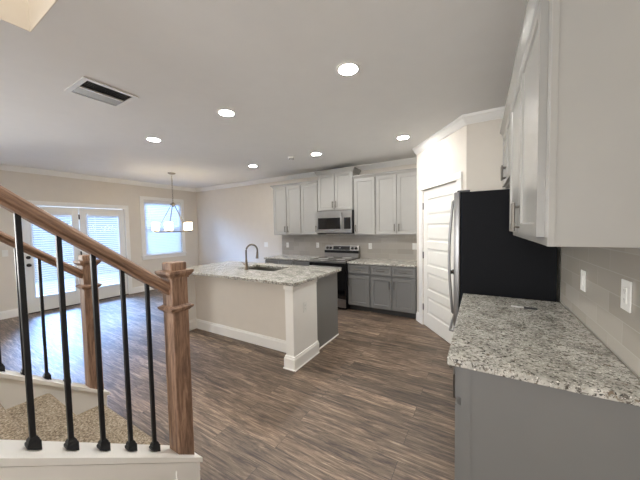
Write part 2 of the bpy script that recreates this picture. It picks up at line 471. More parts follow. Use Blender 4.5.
# french doors
def french(name, y0, y1, side):
    r = struct_root(name, (XL - 0.02, (y0 + y1) / 2, 0.012)); w = (y1 - y0) / 2 - 0.004
    g, z0, z1, zt = 0.298, 0.27, 1.90, DZ - 0.02
    MB().grid_slab([-w, -g, g, w], [0, z0, z1, zt], lambda i, j: not (i == 1 and j == 1), -0.045, 0.0, lambda u, v, k: (k, u, v)).build('door_leaf', 'door', r)
    m = MB()
    for a, b_, c_, d_ in ((-g - 0.022, -g + 0.008, z0 - 0.02, z1 + 0.02), (g - 0.008, g + 0.022, z0 - 0.02, z1 + 0.02)): m.box(0, 0.012, a, b_, c_, d_, 0.003)
    for a, b_ in ((z0 - 0.022, z0 + 0.008), (z1 - 0.008, z1 + 0.022)): m.box(0, 0.012, -g + 0.008, g - 0.008, a, b_, 0.003)
    m.build('glazing_bead', 'door', r)
    MB().box(-0.034, -0.028, -g, g, z0, z1).build('door_pane', 'glass', r)
    for z in (0.25, 1.05, 1.83):
        MB().cyl((0.004, side * -w, z - 0.05), (0.004, side * -w, z + 0.05), 0.008, seg=10).build('door_hinge', 'hinge', r)
    return r, w
d1, w1 = french('door_1', DY0, DYM, -1)
for z, nm in ((1.05, 'deadbolt'), (0.905, 'door_handle')):
    y = -w1 + 0.055
    m = MB().cyl((0, y, z), (0.014, y, z), 0.033, 0.030, seg=24)
    if nm == 'door_handle': m.cyl((0.014, y, z), (0.045, y, z), 0.011, seg=14).lathe([(0.0001, -0.026), (0.02, -0.02), (0.026, 0), (0.02, 0.02), (0.0001, 0.026)], (0.06, y, z), 20)
    else: m.box(0.014, 0.03, y - 0.006, y + 0.006, z - 0.02, z + 0.02, 0.003)
    m.build(nm, 'hinge', d1, True)
d2, w2_ = french('door_2', DYM, DY1, 1)
struct(MB().box(XL - 0.10, XL + 0.02, DY0, DY1, 0, 0.012).build('trim_10', 'hinge'))

# dining window
w = struct_root('window_1', (XL - 0.05, (WY0 + WY1) / 2, WZ0)); hw = (WY1 - WY0) / 2; hz = WZ1 - WZ0
MB().grid_slab([-hw, -hw + 0.05, hw - 0.05, hw], [0, 0.05, hz / 2 - 0.025, hz / 2 + 0.025, hz - 0.05, hz], lambda i, j: not (i == 1 and j in (1, 3)), -0.05, 0.0, lambda u, v, k: (k, u, v)).build('window_frame', 'trim', w)
MB().box(-0.03, -0.025, -hw + 0.05, hw - 0.05, 0.05, hz / 2 - 0.025).build('window_pane', 'glass', w)
MB().box(-0.03, -0.025, -hw + 0.05, hw - 0.05, hz / 2 + 0.025, hz - 0.05).build('window_pane', 'glass', w)

w = struct_root('fill_window_living', (XL - 0.05, (LY0 + LY1) / 2, 0.6)); hw = (LY1 - LY0) / 2; hz = WZ1 - 0.6  # window added out of view to admit the living-room fill
MB().grid_slab([-hw, -hw + 0.05, -0.03, 0.03, hw - 0.05, hw], [0, 0.05, hz / 2 - 0.025, hz / 2 + 0.025, hz - 0.05, hz], lambda i, j: not (i in (1, 3) and j in (1, 3)), -0.05, 0.0, lambda u, v, k: (k, u, v)).build('window_frame', 'trim', w)
for a, b_ in ((-hw + 0.05, -0.03), (0.03, hw - 0.05)):
    for c_, d_ in ((0.05, hz / 2 - 0.025), (hz / 2 + 0.025, hz - 0.05)): MB().box(-0.03, -0.025, a, b_, c_, d_).build('window_pane', 'glass', w)
struct(MB().box(XL, XL + 0.02, LY0 - 0.09, LY0, 0.5, WZ1, 0.004).box(XL, XL + 0.02, LY1, LY1 + 0.09, 0.5, WZ1, 0.004).box(XL, XL + 0.022, LY0 - 0.09, LY1 + 0.09, WZ1, WZ1 + 0.09, 0.004).box(XL, XL + 0.05, LY0 - 0.1, LY1 + 0.1, 0.575, 0.6, 0.004).build('trim_11', 'trim'))

# pantry door, five raised panels
pdr = struct_root('door_3', PA + PD.normalized() * (DP0 + 0.004) - pn * 0.008, PRZ)
dw, dh = DP1 - DP0 - 0.008, DPZ - 0.012
zp = []; rail = 0.115; ph = (dh - 0.21 - 0.13 - 4 * rail * 0.88) / 5; z = 0.21
for k in range(5): zp.append((z, z + ph)); z += ph + rail * 0.88
zs = [0.01] + [q for p in zp for q in p] + [dh]
MB().grid_slab([0, 0.115, dw - 0.115, dw], zs, lambda i, j: not (i == 1 and j % 2 == 1), 0.0, 0.035, lambda u, v, k: (u, k, v)).build('door_leaf', 'door', pdr)
m = MB()
for a, b_ in zp:
    b = bmesh.new(); x0, x1 = 0.115, dw - 0.115
    def ring(i, y): return [b.verts.new(q) for q in ((x0 + i, y, a + i), (x1 - i, y, a + i), (x1 - i, y, b_ - i), (x0 + i, y, b_ - i))]
    R = [ring(0, 0.0), ring(0.014, 0.011), ring(0.03, 0.011), ring(0.05, 0.004)]
    for A, B in zip(R, R[1:]):
        for i in range(4): b.faces.new((A[i], A[(i + 1) % 4], B[(i + 1) % 4], B[i]))
    b.faces.new(R[-1]); bmesh.ops.recalc_face_normals(b, faces=b.faces); m.merge(b)
m.build('raised_panel', 'door', pdr)
for z in (0.28, 1.08, 1.82): MB().cyl((-0.002, -0.004, z - 0.05), (-0.002, -0.004, z + 0.05), 0.009, seg=10).build('door_hinge', 'hinge', pdr)
kx = dw - 0.07
MB().cyl((kx, 0, 0.95), (kx, -0.012, 0.95), 0.032, seg=24).cyl((kx, -0.012, 0.95), (kx, -0.045, 0.95), 0.010, seg=12).cyl((kx, -0.04, 0.95), (kx, -0.062, 0.95), 0.024, 0.02, seg=24).build('door_knob', 'hinge', pdr, True)

# ------------------------------------------------------------------ blinds
def blind(label, loc, w, h, tilt, headrail=True):
    r = thing('window_blind', label, 'blind', loc, 0, None)
    m = MB(); n = int((h - 0.05) / 0.044)
    ca, sa = math.cos(tilt), math.sin(tilt)
    for i in range(n):
        z = 0.03 + (i + 0.5) * (h - 0.06) / n
        b = bmesh.new()
        pr = [(-0.027, 0.0), (-0.009, 0.003), (0.009, 0.003), (0.027, 0.0)]
        V = [[b.verts.new((u * ca - v * sa, y, z + u * sa + v * ca)) for u, v in pr] for y in (-w / 2, w / 2)]
        for k in range(3): b.faces.new((V[0][k], V[0][k + 1], V[1][k + 1], V[1][k]))
        m.merge(b)
    m.build('slats', 'slat', r)
    MB().box(-0.018, 0.018, -w / 2, w / 2, h - 0.035, h + 0.005, 0.003).build('headrail', 'trim', r)
    MB().box(-0.014, 0.014, -w / 2, w / 2, 0.0, 0.02, 0.003).build('bottom_rail', 'trim', r)
    MB().tube([(0.024, -w / 2 + 0.12, h - 0.01), (0.026, -w / 2 + 0.121, h * 0.55)], 0.004, 8).build('tilt_wand', 'plate', r)
    for y in (-w / 2 + 0.1, w / 2 - 0.1): MB().cyl((0.019, y, 0.01), (0.019, y, h - 0.02), 0.0012, seg=6).build('ladder_cord', 'plate', r)
    return r
blind('white slatted blind hanging over the glass of the left french door', (XL + 0.018, (DY0 + DYM) / 2, 0.29), 0.58, 1.62, math.radians(-37))
blind('white slatted blind hanging over the glass of the right french door', (XL + 0.018, (DYM + DY1) / 2, 0.29), 0.58, 1.62, math.radians(-37))
blind('white slatted blind hanging in the single window behind the chandelier', (XL - 0.024, (WY0 + WY1) / 2, WZ0 + 0.002), 0.96, 1.38, math.radians(-50))

# ------------------------------------------------------------------ staircase
SX0, SX1 = -2.415, -1.375       # clear width
RISE, RUN, NOSE1 = 0.19, 0.265, 0.90
SL = 0.76
capn = lambda y: 0.616 - SL * (y - 0.5)          # top of the near cap
capf = lambda y: 0.512 - SL * (y - 0.65)
st = thing('staircase', 'carpeted staircase with white sloping curbs descending between the two railings', 'staircase', (-1.9, 0.9, 0))
ox, oy = -1.9, 0.9
nosings = [(0.865, 0.25), (0.585, 0.485), (0.305, 0.72)]
while nosings[-1][1] < 2.6: nosings.append((nosings[-1][0] - RUN, nosings[-1][1] + 0.2))
for k, (n_y, z) in enumerate(nosings):
    n_y -= oy; RISE = z - (nosings[k - 1][1] if k else 0.0)
    m = MB()
    # tread with a rounded nosing and its riser, one carpeted step
    prof = [(-RUN - 0.05, z - 0.05), (-RUN - 0.05, z), (n_y * 0 - 0.02, z), (-0.008, z - 0.004), (0, z - 0.014), (0, z - 0.03), (-0.012, z - 0.042), (-0.022, z - 0.05), (-0.028, max(z - RISE, 0.0)), (-0.05, max(z - RISE, 0.0)), (-0.05, z - 0.05)]
    m.prism(prof, (SX0 - ox, n_y, 0), (SX1 - ox, n_y, 0), (0, 1, 0))
    m.build('step', 'carpet', st)
def stringer(nm, x0, x1, cap, yend, ytop):
    pts = [(ytop - oy, 0), (yend - oy, 0), (yend - oy, cap(yend) - 0.03), (ytop - oy, cap(ytop) - 0.03)]
    o = MB().prism(pts, (x0 - ox, 0, 0), (x1 - ox, 0, 0), (0, 1, 0)).build('curb_wall', 'trim', st)
    e = 0.014
    cp = [(ytop - oy, cap(ytop) - 0.03), (yend + e - oy, cap(yend + e) - 0.03), (yend + e - oy, cap(yend + e) - 0.006), (yend + e - 0.008 - oy, cap(yend + e)), (ytop - oy, cap(ytop))]
    MB().prism(cp, (x0 - e - ox, 0, 0), (x1 + e - ox, 0, 0), (0, 1, 0)).build('curb_cap', 'trim', o)
    return o
cw = stringer('near', -1.375, -1.250, capn, 0.835, -1.0)
# applied trim boards on the outer face of the near curb
X = -1.250 - ox
m = MB()
m.prism([(0.715 - oy, 0.0), (0.835 - oy, 0.0), (0.835 - oy, capn(0.835) - 0.06), (0.715 - oy, capn(0.715) - 0.06)], (X, 0, 0), (X + 0.008, 0, 0), (0, 1, 0))
m.prism([(-1.0 - oy, capn(-1.0) - 0.034), (0.835 - oy, capn(0.835) - 0.034), (0.835 - oy, capn(0.835) - 0.075), (-1.0 - oy, capn(-1.0) - 0.075)], (X, 0, 0), (X + 0.011, 0, 0), (0, 1, 0))
m.build('curb_trim', 'trim', cw)
stringer('far', -2.515, -2.415, capf, 0.885, -1.0)

# ------------------------------------------------------------------ railings
def railing(label, x, ynew, zbase, ztop, rail0, ys_b, cap, w=0.083, rail_end=-1.0):
    """rail0 = rail centre height at y = 0.5"""
    r = thing('stair_railing', label, 'railing', (x, ynew, 0), 0, 'oak and iron railings beside the stairs')
    hw = w / 2
    nw = MB().box(-hw, hw, -hw, hw, zbase, ztop - 0.075, 0.003).build('newel_post', 'oak_z', r)
    MB().box(-hw * 0.98, hw * 0.98, -hw * 0.98, hw * 0.98, ztop - 0.042, ztop, 0.006, 2).build('newel_cap', 'oak_z', nw)
    b = MB()
    zz = ztop - 0.08
    fl = [(hw + 0.004, zz), (hw + 0.004, zz + 0.006), (hw + 0.012, zz + 0.014), (hw + 0.021, zz + 0.028), (hw + 0.021, zz + 0.039), (hw - 0.001, zz + 0.041)]
    def sq(prof):
        q = bmesh.new(); R = [[q.verts.new((sx * d, sy * d, z)) for sx, sy in ((-1, -1), (1, -1), (1, 1), (-1, 1))] for d, z in prof]
        for A, B in zip(R, R[1:]):
            for i in range(4): q.faces.new((A[i], A[(i + 1) % 4], B[(i + 1) % 4], B[i]))
        q.faces.new(R[0][::-1]); q.faces.new(R[-1]); return q
    b.merge(sq(fl)).build('newel_molding', 'oak_z', nw)
    zc = ztop - 0.245
    MB().merge(sq([(hw + 0.002, zc), (hw + 0.006, zc + 0.006), (hw + 0.016, zc + 0.014), (hw + 0.018, zc + 0.024), (hw + 0.006, zc + 0.030), (hw + 0.001, zc + 0.034)])).build('newel_collar', 'oak_z', nw)
    # handrail: moulded profile swept down the slope; local y runs along the rail
    ang = -math.atan(SL); L0 = (ynew - hw) - rail_end; L = L0 / math.cos(ang)
    SR = 0.785
    ang = -math.atan(SR); L = L0 / math.cos(ang)
    prof = [(-0.020, -0.029), (0.020, -0.029), (0.022, -0.018), (0.018, -0.010), (0.020, -0.003), (0.030, 0.004), (0.031, 0.018), (0.024, 0.028), (0.010, 0.033), (-0.010, 0.033), (-0.024, 0.028), (-0.031, 0.018), (-0.030, 0.004), (-0.020, -0.003), (-0.018, -0.010), (-0.022, -0.018)]
    prof = [(u, v * 0.82) for u, v in prof]
    o = MB().prism(prof, (0, -L, 0), (0, 0.015, 0), (1, 0, 0)).build('handrail', 'oak_y', r)
    yr = ynew - hw
    o.location = (0, -hw, rail0 - SR * (yr - 0.5)); o.rotation_euler = (ang, 0, 0)
    o.data.set_sharp_from_angle(angle=math.radians(35))
    railz = lambda y: rail0 - SR * (y - 0.5)
    for y in ys_b:
        zb, zt = cap(y), railz(y) - 0.026
        yl = y - ynew; h = 0.0075
        bal = MB().box(-h, h, yl - h, yl + h, zb - 0.01, zt, 0.0012).build('baluster', 'iron', r)
        q = bmesh.new(); s_ = 0.017
        R = []
        for d, z, fl_ in ((s_, 0, 1), (s_, 0.022, 0), (s_ * 0.8, 0.027, 0), (s_ * 0.8, 0.031, 0), (h + 0.002, 0.040, 0)):
            R.append([q.verts.new((sx * d, yl + sy * d, zb + z - (SL * sy * d + 0.0 if fl_ else 0))) for sx, sy in ((-1, -1), (1, -1), (1, 1), (-1, 1))])
        for A, B in zip(R, R[1:]):
            for i in range(4): q.faces.new((A[i], A[(i + 1) % 4], B[(i + 1) % 4], B[i]))
        q.faces.new(R[0][::-1]); q.faces.new(R[-1])
        bmesh.ops.recalc_face_normals(q, faces=q.faces)
        MB().merge(q).build('baluster_shoe', 'iron', bal)
    return r
near_y = [0.266 + 0.0974 * i for i in range(-6, 5)]
railing('oak and black iron stair railing nearest the viewer, beside the kitchen floor', -1.312, 0.788, 0.355, 1.372, 1.437, near_y, capn)
far_y = [0.385 + 0.0985 * i for i in range(-6, 4)]
railing('oak and black iron stair railing on the far side, towards the french doors', -2.462, 0.832, 0.335, 1.362, 1.452, far_y, capf)

# ------------------------------------------------------------------ cabinets
def bar_pull(parent, x, z, y, length, vertical, mat='nickel', r=0.0075, name='handle', off=0.03):
    m = MB(); h = length / 2
    if vertical:
        m.cyl((x, y - off, z - h), (x, y - off, z + h), r, seg=12)
        for s_ in (-1, 1): m.cyl((x, y, z + s_ * h * 0.72), (x, y - off, z + s_ * h * 0.72), r * 0.8, seg=10)
    else:
        m.cyl((x - h, y - off, z), (x + h, y - off, z), r, seg=12)
        for s_ in (-1, 1): m.cyl((x + s_ * h * 0.72, y, z), (x + s_ * h * 0.72, y - off, z), r * 0.8, seg=10)
    return m.build(name, mat, parent, True)
def shaker(nm, mat, parent, x0, x1, z0, z1, y, t=0.026, rail=0.055):
    """shaker front: frame plus recessed panel, front face at y - t"""
    m = MB().grid_slab([x0, x0 + rail, x1 - rail, x1], [z0, z0 + rail, z1 - rail, z1], lambda i, j: not (i == 1 and j == 1), y - t, y, lambda u, v, w: (u, w, v))
    b = bmesh.new(); e = 0.006
    A = [b.verts.new(q) for q in ((x0 + rail, y - t, z0 + rail), (x1 - rail, y - t, z0 + rail), (x1 - rail, y - t, z1 - rail), (x0 + rail, y - t, z1 - rail))]
    B = [b.verts.new(q) for q in ((x0 + rail + e, y - t + 0.010, z0 + rail + e), (x1 - rail - e, y - t + 0.010, z0 + rail + e), (x1 - rail - e, y - t + 0.010, z1 - rail - e), (x0 + rail + e, y - t + 0.010, z1 - rail - e))]
    for i in range(4): b.faces.new((A[i], A[(i + 1) % 4], B[(i + 1) % 4], B[i]))
    b.faces.new(B); bmesh.ops.recalc_face_normals(b, faces=b.faces); m.merge(b)
    return m.build(nm, mat, parent)
def slab_front(nm, mat, parent, x0, x1, z0, z1, y, t=0.026):
    return shaker(nm, mat, parent, x0, x1, z0, z1, y, t, 0.03)

def upper(label, loc, w, z0, z1, depth, doors, rz=0.0, group=None, crown_h=0.06, ends=(0, 0), pull=0.13, pull_z=0.10, lift=0.012):
    """doors: list of (x0, x1, handle side 'l'/'r'); local front faces -y, back at y=0"""
    r = thing('wall_cabinet', label, 'cabinet', loc, rz, group)
    MB().box(0.001, w - 0.001, -depth, 0, z0, z1, 0.0015).build('carcass', 'upper', r)
    for x0, x1, hs in doors:
        d = shaker('door', 'upper', r, x0, x1, z0 + lift, z1 - 0.02, -depth)
        hx = x1 - 0.03 if hs == 'r' else x0 + 0.03
        bar_pull(d, hx, z0 + 0.03 + pull_z, -depth - 0.026, pull, True)
    if crown_h:
        p = [(0, 0), (-0.008, 0), (-0.014, 0.015), (-0.034, crown_h - 0.018), (-0.040, crown_h - 0.012), (-0.040, crown_h), (0, crown_h)]
        m = MB()
        b = bmesh.new(); el, er = ends
        P0, P1 = [], []
        for u, v in p:
            P0.append(b.verts.new((0 + (u if el else 0), -depth + u - 0.015, z1 + v - 0.02))); P1.append(b.verts.new((w - (u if er else 0), -depth + u - 0.015, z1 + v - 0.02)))
        n = len(p)
        for i in range(n): b.faces.new((P0[i], P0[(i + 1) % n], P1[(i + 1) % n], P1[i]))
        b.faces.new(P0[::-1]); b.faces.new(P1); bmesh.ops.recalc_face_normals(b, faces=b.faces); m.merge(b)
        for flag, xx, sg in ((el, 0, -1), (er, w, 1)):
            if not flag: continue
            q = bmesh.new(); A = [q.verts.new((xx - sg * u, -depth + u - 0.015, z1 + v - 0.02)) for u, v in p]; B = [q.verts.new((xx - sg * u, 0, z1 + v - 0.02)) for u, v in p]
            for i in range(n): q.faces.new((A[i], A[(i + 1) % n], B[(i + 1) % n], B[i]))
            q.faces.new(A); q.faces.new(B[::-1]); bmesh.ops.recalc_face_normals(q, faces=q.faces); m.merge(q)
        m.build('crown_molding', 'upper', r)
    return r
def base_cab(label, loc, w, h, depth, cols, rz=0.0, group=None, toe=0.10, mat='base', pulls=True):
    """cols: (x0, x1, handle side)"""
    r = thing('base_cabinet', label, 'cabinet', loc, rz, group)
    MB().box(0.001, w - 0.001, -depth, 0, toe, h, 0.0015).build('carcass', mat, r)
    MB().box(0.001, w - 0.001, -depth + 0.075, 0, 0, toe).build('toe_kick', 'toe', r)
    for x0, x1, hs in cols:
        dz = h - 0.175
        d = slab_front('drawer', mat, r, x0, x1, dz + 0.005, h - 0.025, -depth)
        bar_pull(d, (x0 + x1) / 2, dz + 0.08, -depth - 0.026, 0.15, False, 'knob' if False else 'nickel')
        d = shaker('door', mat, r, x0, x1, toe + 0.02, dz - 0.03, -depth)
        hx = x1 - 0.03 if hs == 'r' else x0 + 0.03
        bar_pull(d, hx, dz - 0.15, -depth - 0.026, 0.14, True)
    return r
G1 = 'light grey wall cabinets'
UZ0, UZ1 = 1.372, 2.45
yb = YB - 0.001
upper('light grey two-door wall cabinet at the far left end of the back run', (-4.075, yb, 0), 0.762, UZ0, UZ1, 0.31, [(0.012, 0.370, 'r'), (0.392, 0.750, 'l')], group=G1, ends=(1, 0))
upper('light grey single-door wall cabinet just left of the microwave', (-3.312, yb, 0), 0.43, UZ0, UZ1, 0.31, [(0.014, 0.416, 'r')], group=G1)
upper('short light grey two-door wall cabinet above the microwave', (-2.880, yb, 0), 0.786, 1.855, 2.602, 0.325, [(0.014, 0.386, 'r'), (0.400, 0.772, 'l')], group=G1, ends=(1, 1), crown_h=0.075, pull=0.13, pull_z=0.09)
upper('light grey single-door wall cabinet just right of the microwave', (-2.092, yb, 0), 0.436, UZ0, UZ1, 0.31, [(0.02, 0.422, 'l')], group=G1)
upper('light grey two-door wall cabinet beside the pantry wall', (-1.655, yb, 0), 0.78, UZ0, UZ1, 0.31, [(0.012, 0.380, 'r'), (0.400, 0.768, 'l')], group=G1)

G2 = 'grey base cabinets along the back wall'
BH = 0.862
base_cab('grey two-drawer base cabinet at the far left end of the back counter', (-4.07, yb, 0), 0.765, BH, 0.64, [(0.014, 0.372, 'r'), (0.392, 0.750, 'l')], group=G2)
base_cab('grey one-drawer base cabinet just left of the stove', (-3.304, yb, 0), 0.42, BH, 0.64, [(0.016, 0.404, 'r')], group=G2)
base_cab('grey one-drawer base cabinet just right of the stove', (-2.085, yb, 0), 0.43, BH, 0.64, [(0.016, 0.414, 'l')], group=G2)
base_cab('grey two-drawer base cabinet beside the pantry wall', (-1.654, yb, 0), 0.778, BH, 0.64, [(0.014, 0.378, 'r'), (0.398, 0.764, 'l')], group=G2)

# right-hand run (front faces -x); root at the far end, local x runs back towards the viewer
xr = XR - 0.010
RZ = -math.pi / 2
UR0, UR1 = 1.44, 2.46
upper('tall light grey two-door wall cabinet on the right wall over the granite counter', (xr, 2.655, 0), 1.31, UR0, UR1, 0.305, [(0.012, 0.622, 'r'), (0.640, 1.236, 'l')], RZ, 'light grey wall cabinets on the right wall', ends=(0, 0), pull=0.17, pull_z=0.10, lift=0.034)
MB().box(1.285, 1.313, -0.307, -0.285, UR0, UR1 - 0.02, 0.001).build('face_frame', 'upper', bpy.data.objects['wall_cabinet.005'])
upper('short light grey two-door wall cabinet above the refrigerator', (xr, 3.50, 0), 0.842, 1.905, UR1, 0.305, [(0.01, 0.415, 'r'), (0.428, 0.832, 'l')], RZ, 'light grey wall cabinets on the right wall', pull=0.13, pull_z=0.07)
RC = 0.93
rb = base_cab('grey base cabinet under the right granite counter, plain end panel facing viewer', (xr, 2.655, 0), 1.29, RC - 0.033, 0.60, [(0.012, 0.425, 'r'), (0.44, 0.853, 'l'), (0.868, 1.275, 'l')], RZ)
MB().box(1.289, 1.296, -0.60, 0, 0, RC - 0.033).box(1.296, 1.300, -0.60, -0.56, 0, RC - 0.033).build('end_panel', 'base', rb)

# ------------------------------------------------------------------ worktops and backsplashes
def slab(name, label, x0, x1, y0, y1, z1, t=0.033, hole=None):
    m = MB(); cx, cy = (x0 + x1) / 2, y0
    if hole:
        hx0, hx1, hy0, hy1 = hole
        m.grid_slab([x0 - cx, hx0 - cx, hx1 - cx, x1 - cx], [y0 - cy, hy0 - cy, hy1 - cy, y1 - cy], lambda i, j: not (i == 1 and j == 1), -t, 0, lambda u, v, w: (u, v, w))
    else: m.box(x0 - cx, x1 - cx, y0 - cy, y1 - cy, -t, 0, 0.005, 2)
    o = m.build(name, 'granite'); o.location = (cx, cy, z1)
    if hole:
        bv = o.modifiers.new('edge', 'BEVEL'); bv.width = 0.005; bv.segments = 2; bv.limit_method = 'ANGLE'
    return tag(o, label, 'countertop')
SK = (-3.10, -2.40, 2.80, 3.22)
slab('countertop', 'large speckled granite island countertop with the sink cut into it', IX0, IX1, IY0, IY1, IZ, 0.036, SK)
slab('countertop', 'speckled granite countertop in the right foreground beside the black refrigerator', -0.126, XR - 0.012, 1.322, 2.67, RC)
BC = BH + 0.033
slab('countertop', 'speckled granite back countertop between the stove and the pantry wall', -2.088, PA.x - 0.002, 4.475, YB - 0.011, BC)
slab('countertop', 'speckled granite back countertop left of the stove, farther from the pantry', -4.09, -2.872, 4.475, YB - 0.011, BC)
o = MB().box(-4.10, PA.x - 0.001, YB - 0.009, YB - 0.0005, BC, UZ0).build('backsplash', 'tile_x'); tag(o, 'grey glazed subway tile backsplash behind the stove on the back wall', 'backsplash')
bm_fix = None
o = MB().box(XR - 0.009, XR - 0.0005, 1.322, 2.70, RC, UR0).build('backsplash', 'tile_y'); tag(o, 'grey glazed tile backsplash on the right wall above the foreground counter', 'backsplash')

# ------------------------------------------------------------------ island
isl = thing('kitchen_island', 'kitchen island with white end post, greige knee wall and grey end panel', 'island', (-2.8, 2.6, 0))
ix, iy = -2.8, 2.6
zt = IZ - 0.036
kw = MB().box(-3.80 - ix, -1.815 - ix, 0, 0.11, 0, zt).build('knee_wall', 'wall', isl)
MB().prism(BP, (-3.80 - ix, 0, 0), (-1.815 - ix, 0, 0), (0, -1, 0)).build('baseboard', 'trim', kw)
for xa, xb in ((-1.815, -1.705), (-3.915, -3.80)):
    po = MB().box(xa - ix, xb - ix, 2.30 - iy, 2.785 - iy, 0, zt - 0.001, 0.003).build('end_post', 'trim', isl)
    m = MB()
    for (p, e0) in (((0.016, 0.0), 0.13), ):
        q = bmesh.new()
        prof = [(0.018, 0.0), (0.018, 0.115), (0.011, 0.13), (0.009, 0.143), (0.0, 0.147)]
        R = []
        for d, z in prof: R.append([q.verts.new(v) for v in ((xa - d - ix, 2.30 - d - iy, z), (xb + d - ix, 2.30 - d - iy, z), (xb + d - ix, 2.785 + d * 0.3 - iy, z), (xa - d - ix, 2.785 + d * 0.3 - iy, z))])
        for A, B in zip(R, R[1:]):
            for i in range(4): q.faces.new((A[i], A[(i + 1) % 4], B[(i + 1) % 4], B[i]))
        q.faces.new(R[0][::-1]); q.faces.new(R[-1]); bmesh.ops.recalc_face_normals(q, faces=q.faces); m.merge(q)
    m.box(xa - 0.028 - ix, xb + 0.028 - ix, 2.30 - 0.028 - iy, 2.785 - iy, 0, 0.012, 0.003)
    m.build('post_plinth', 'trim', po)
    MB().box(xa - 0.010 - ix, xb + 0.010 - ix, 2.30 - 0.010 - iy, 2.785 - iy, zt - 0.045, zt - 0.001, 0.003).build('post_capital', 'trim', po)
# cabinet body as a hollow box so the sink bowl hangs free inside it
body = MB().box(-3.80 - ix, -1.74 - ix, 0.11, 0.13, 0, zt).box(-1.752 - ix, -1.730 - ix, 0.186, 3.385 - iy, 0.0, zt).box(-3.80 - ix, -3.78 - ix, 0.13, 3.385 - iy, 0, zt).box(-3.78 - ix, -1.752 - ix, 3.365 - iy, 3.385 - iy, 0.1, zt).box(-3.78 - ix, -1.752 - ix, 0.13, 3.365 - iy, 0.10, 0.12)
body.build('cabinet_body', 'base', isl)
MB().box(-3.78 - ix, -1.752 - ix, 3.30 - iy, 3.31 - iy, 0, 0.10).build('toe_kick', 'toe', isl)
MB().box(-1.730 - ix, -1.716 - ix, 0.19, 3.385 - iy, 0, 0.02, 0.004).build('shoe_molding', 'trim', isl)
xx = -3.75
for wd in (0.45, 0.50, 0.50, 0.50):
    d = shaker('cabinet_door', 'base', isl, 0, wd - 0.02, 0.12, zt - 0.03, 0)
    d.location = (xx + wd - ix, 3.385 - iy, 0); d.rotation_euler = (0, 0, math.pi)
    bar_pull(d, 0.04, zt - 0.16, -0.02, 0.14, True)
    xx += wd

# sink and faucet
s = thing('kitchen_sink', 'stainless undermount sink basin set into the island countertop', 'sink', ((SK[0] + SK[1]) / 2, (SK[2] + SK[3]) / 2, IZ - 0.036))
a, b_ = (SK[1] - SK[0]) / 2, (SK[3] - SK[2]) / 2
q = bmesh.new()
def rr(hx, hy, r, z, n=5):
    V = []
    for cx, cy, a0 in ((hx - r, hy - r, 0), (-hx + r, hy - r, 90), (-hx + r, -hy + r, 180), (hx - r, -hy + r, 270)):
        for i in range(n + 1):
            t_ = math.radians(a0 + 90 * i / n); V.append(q.verts.new((cx + r * math.cos(t_), cy + r * math.sin(t_), z)))
    return V
R = [rr(a + 0.02, b_ + 0.02, 0.03, -0.001), rr(a + 0.003, b_ + 0.003, 0.03, -0.001), rr(a - 0.004, b_ - 0.004, 0.05, -0.16), rr(a - 0.05, b_ - 0.05, 0.05, -0.20), rr(0.04, 0.04, 0.039, -0.205)]
for A, B in zip(R, R[1:]):
    for i in range(len(A)): q.faces.new((A[i], A[(i + 1) % len(A)], B[(i + 1) % len(A)], B[i]))
q.faces.new(R[-1]); bmesh.ops.recalc_face_normals(q, faces=q.faces)
MB().merge(q).build('basin', 'sinksteel', s, True)
MB().lathe([(0.038, 0), (0.038, 0.004), (0.028, 0.003), (0.0001, 0.001)], (0, 0, -0.205)).build('drain', 'steel', s, True)

fx, fy = -2.835, 2.745
f = thing('kitchen_faucet', 'brushed gooseneck faucet standing on the island in front of the sink', 'faucet', (fx, fy, IZ))
MB().lathe([(0.027, 0), (0.027, 0.008), (0.022, 0.014), (0.0215, 0.07), (0.017, 0.11), (0.014, 0.14), (0.0001, 0.14)]).build('base', 'faucet', f, True)
pts = [(0, 0, 0.12), (0, 0, 0.22)]; rad = 0.092
for i in range(0, 17):
    t_ = math.radians(180 - 190 * i / 16); pts.append((0.25 * (rad + rad * math.cos(t_)), 0.97 * (rad + rad * math.cos(t_)), 0.26 + rad * math.sin(t_)))
MB().tube(pts, 0.0125, 14).build('spout', 'faucet', f, True)
e = Vector(pts[-1]); d = (Vector(pts[-1]) - Vector(pts[-2])).normalized()
MB().cyl(e, e + d * 0.03, 0.014, 0.0165, 18).cyl(e + d * 0.03, e + d * 0.10, 0.0165, 0.022, 18).build('spray_head', 'faucet', f, True)
MB().cyl((-0.018, 0, 0.075), (-0.045, 0, 0.08), 0.013, seg=14).cyl((-0.04, 0, 0.08), (-0.085, -0.01, 0.112), 0.006, 0.005, seg=10).build('lever', 'faucet', f, True)

# ------------------------------------------------------------------ stove and microwave
sx0, sx1 = -2.868, -2.092; sw = sx1 - sx0
sv = thing('stove', 'stainless and black electric stove between the two back counters', 'stove', ((sx0 + sx1) / 2, YB - 0.012, 0))
hw = sw / 2; fr = -0.69; zt = 0.91
MB().box(-hw, hw, fr, -0.02, 0.02, zt - 0.02, 0.003).build('body', 'black', sv)
ct = MB().box(-hw - 0.002, hw + 0.002, fr - 0.02, -0.02, zt - 0.02, zt, 0.006, 2).build('cooktop', 'blackglass', sv)
for bx, by, br in ((-0.19, -0.50, 0.10), (0.19, -0.50, 0.085), (-0.19, -0.22, 0.075), (0.19, -0.22, 0.10)):
    MB().lathe([(br - 0.004, 0), (br, 0), (br, 0.0006), (br - 0.004, 0.0006)], (bx, by, zt), 40).build('burner_ring', 'socket', ct)
MB().box(-hw - 0.003, hw + 0.003, fr - 0.026, fr - 0.012, zt - 0.05, zt - 0.002, 0.004).build('front_trim', 'steel', sv)
od = MB().box(-hw + 0.004, hw - 0.004, fr - 0.035, fr - 0.001, 0.215, zt - 0.055, 0.006).build('oven_door', 'blackglass', sv)
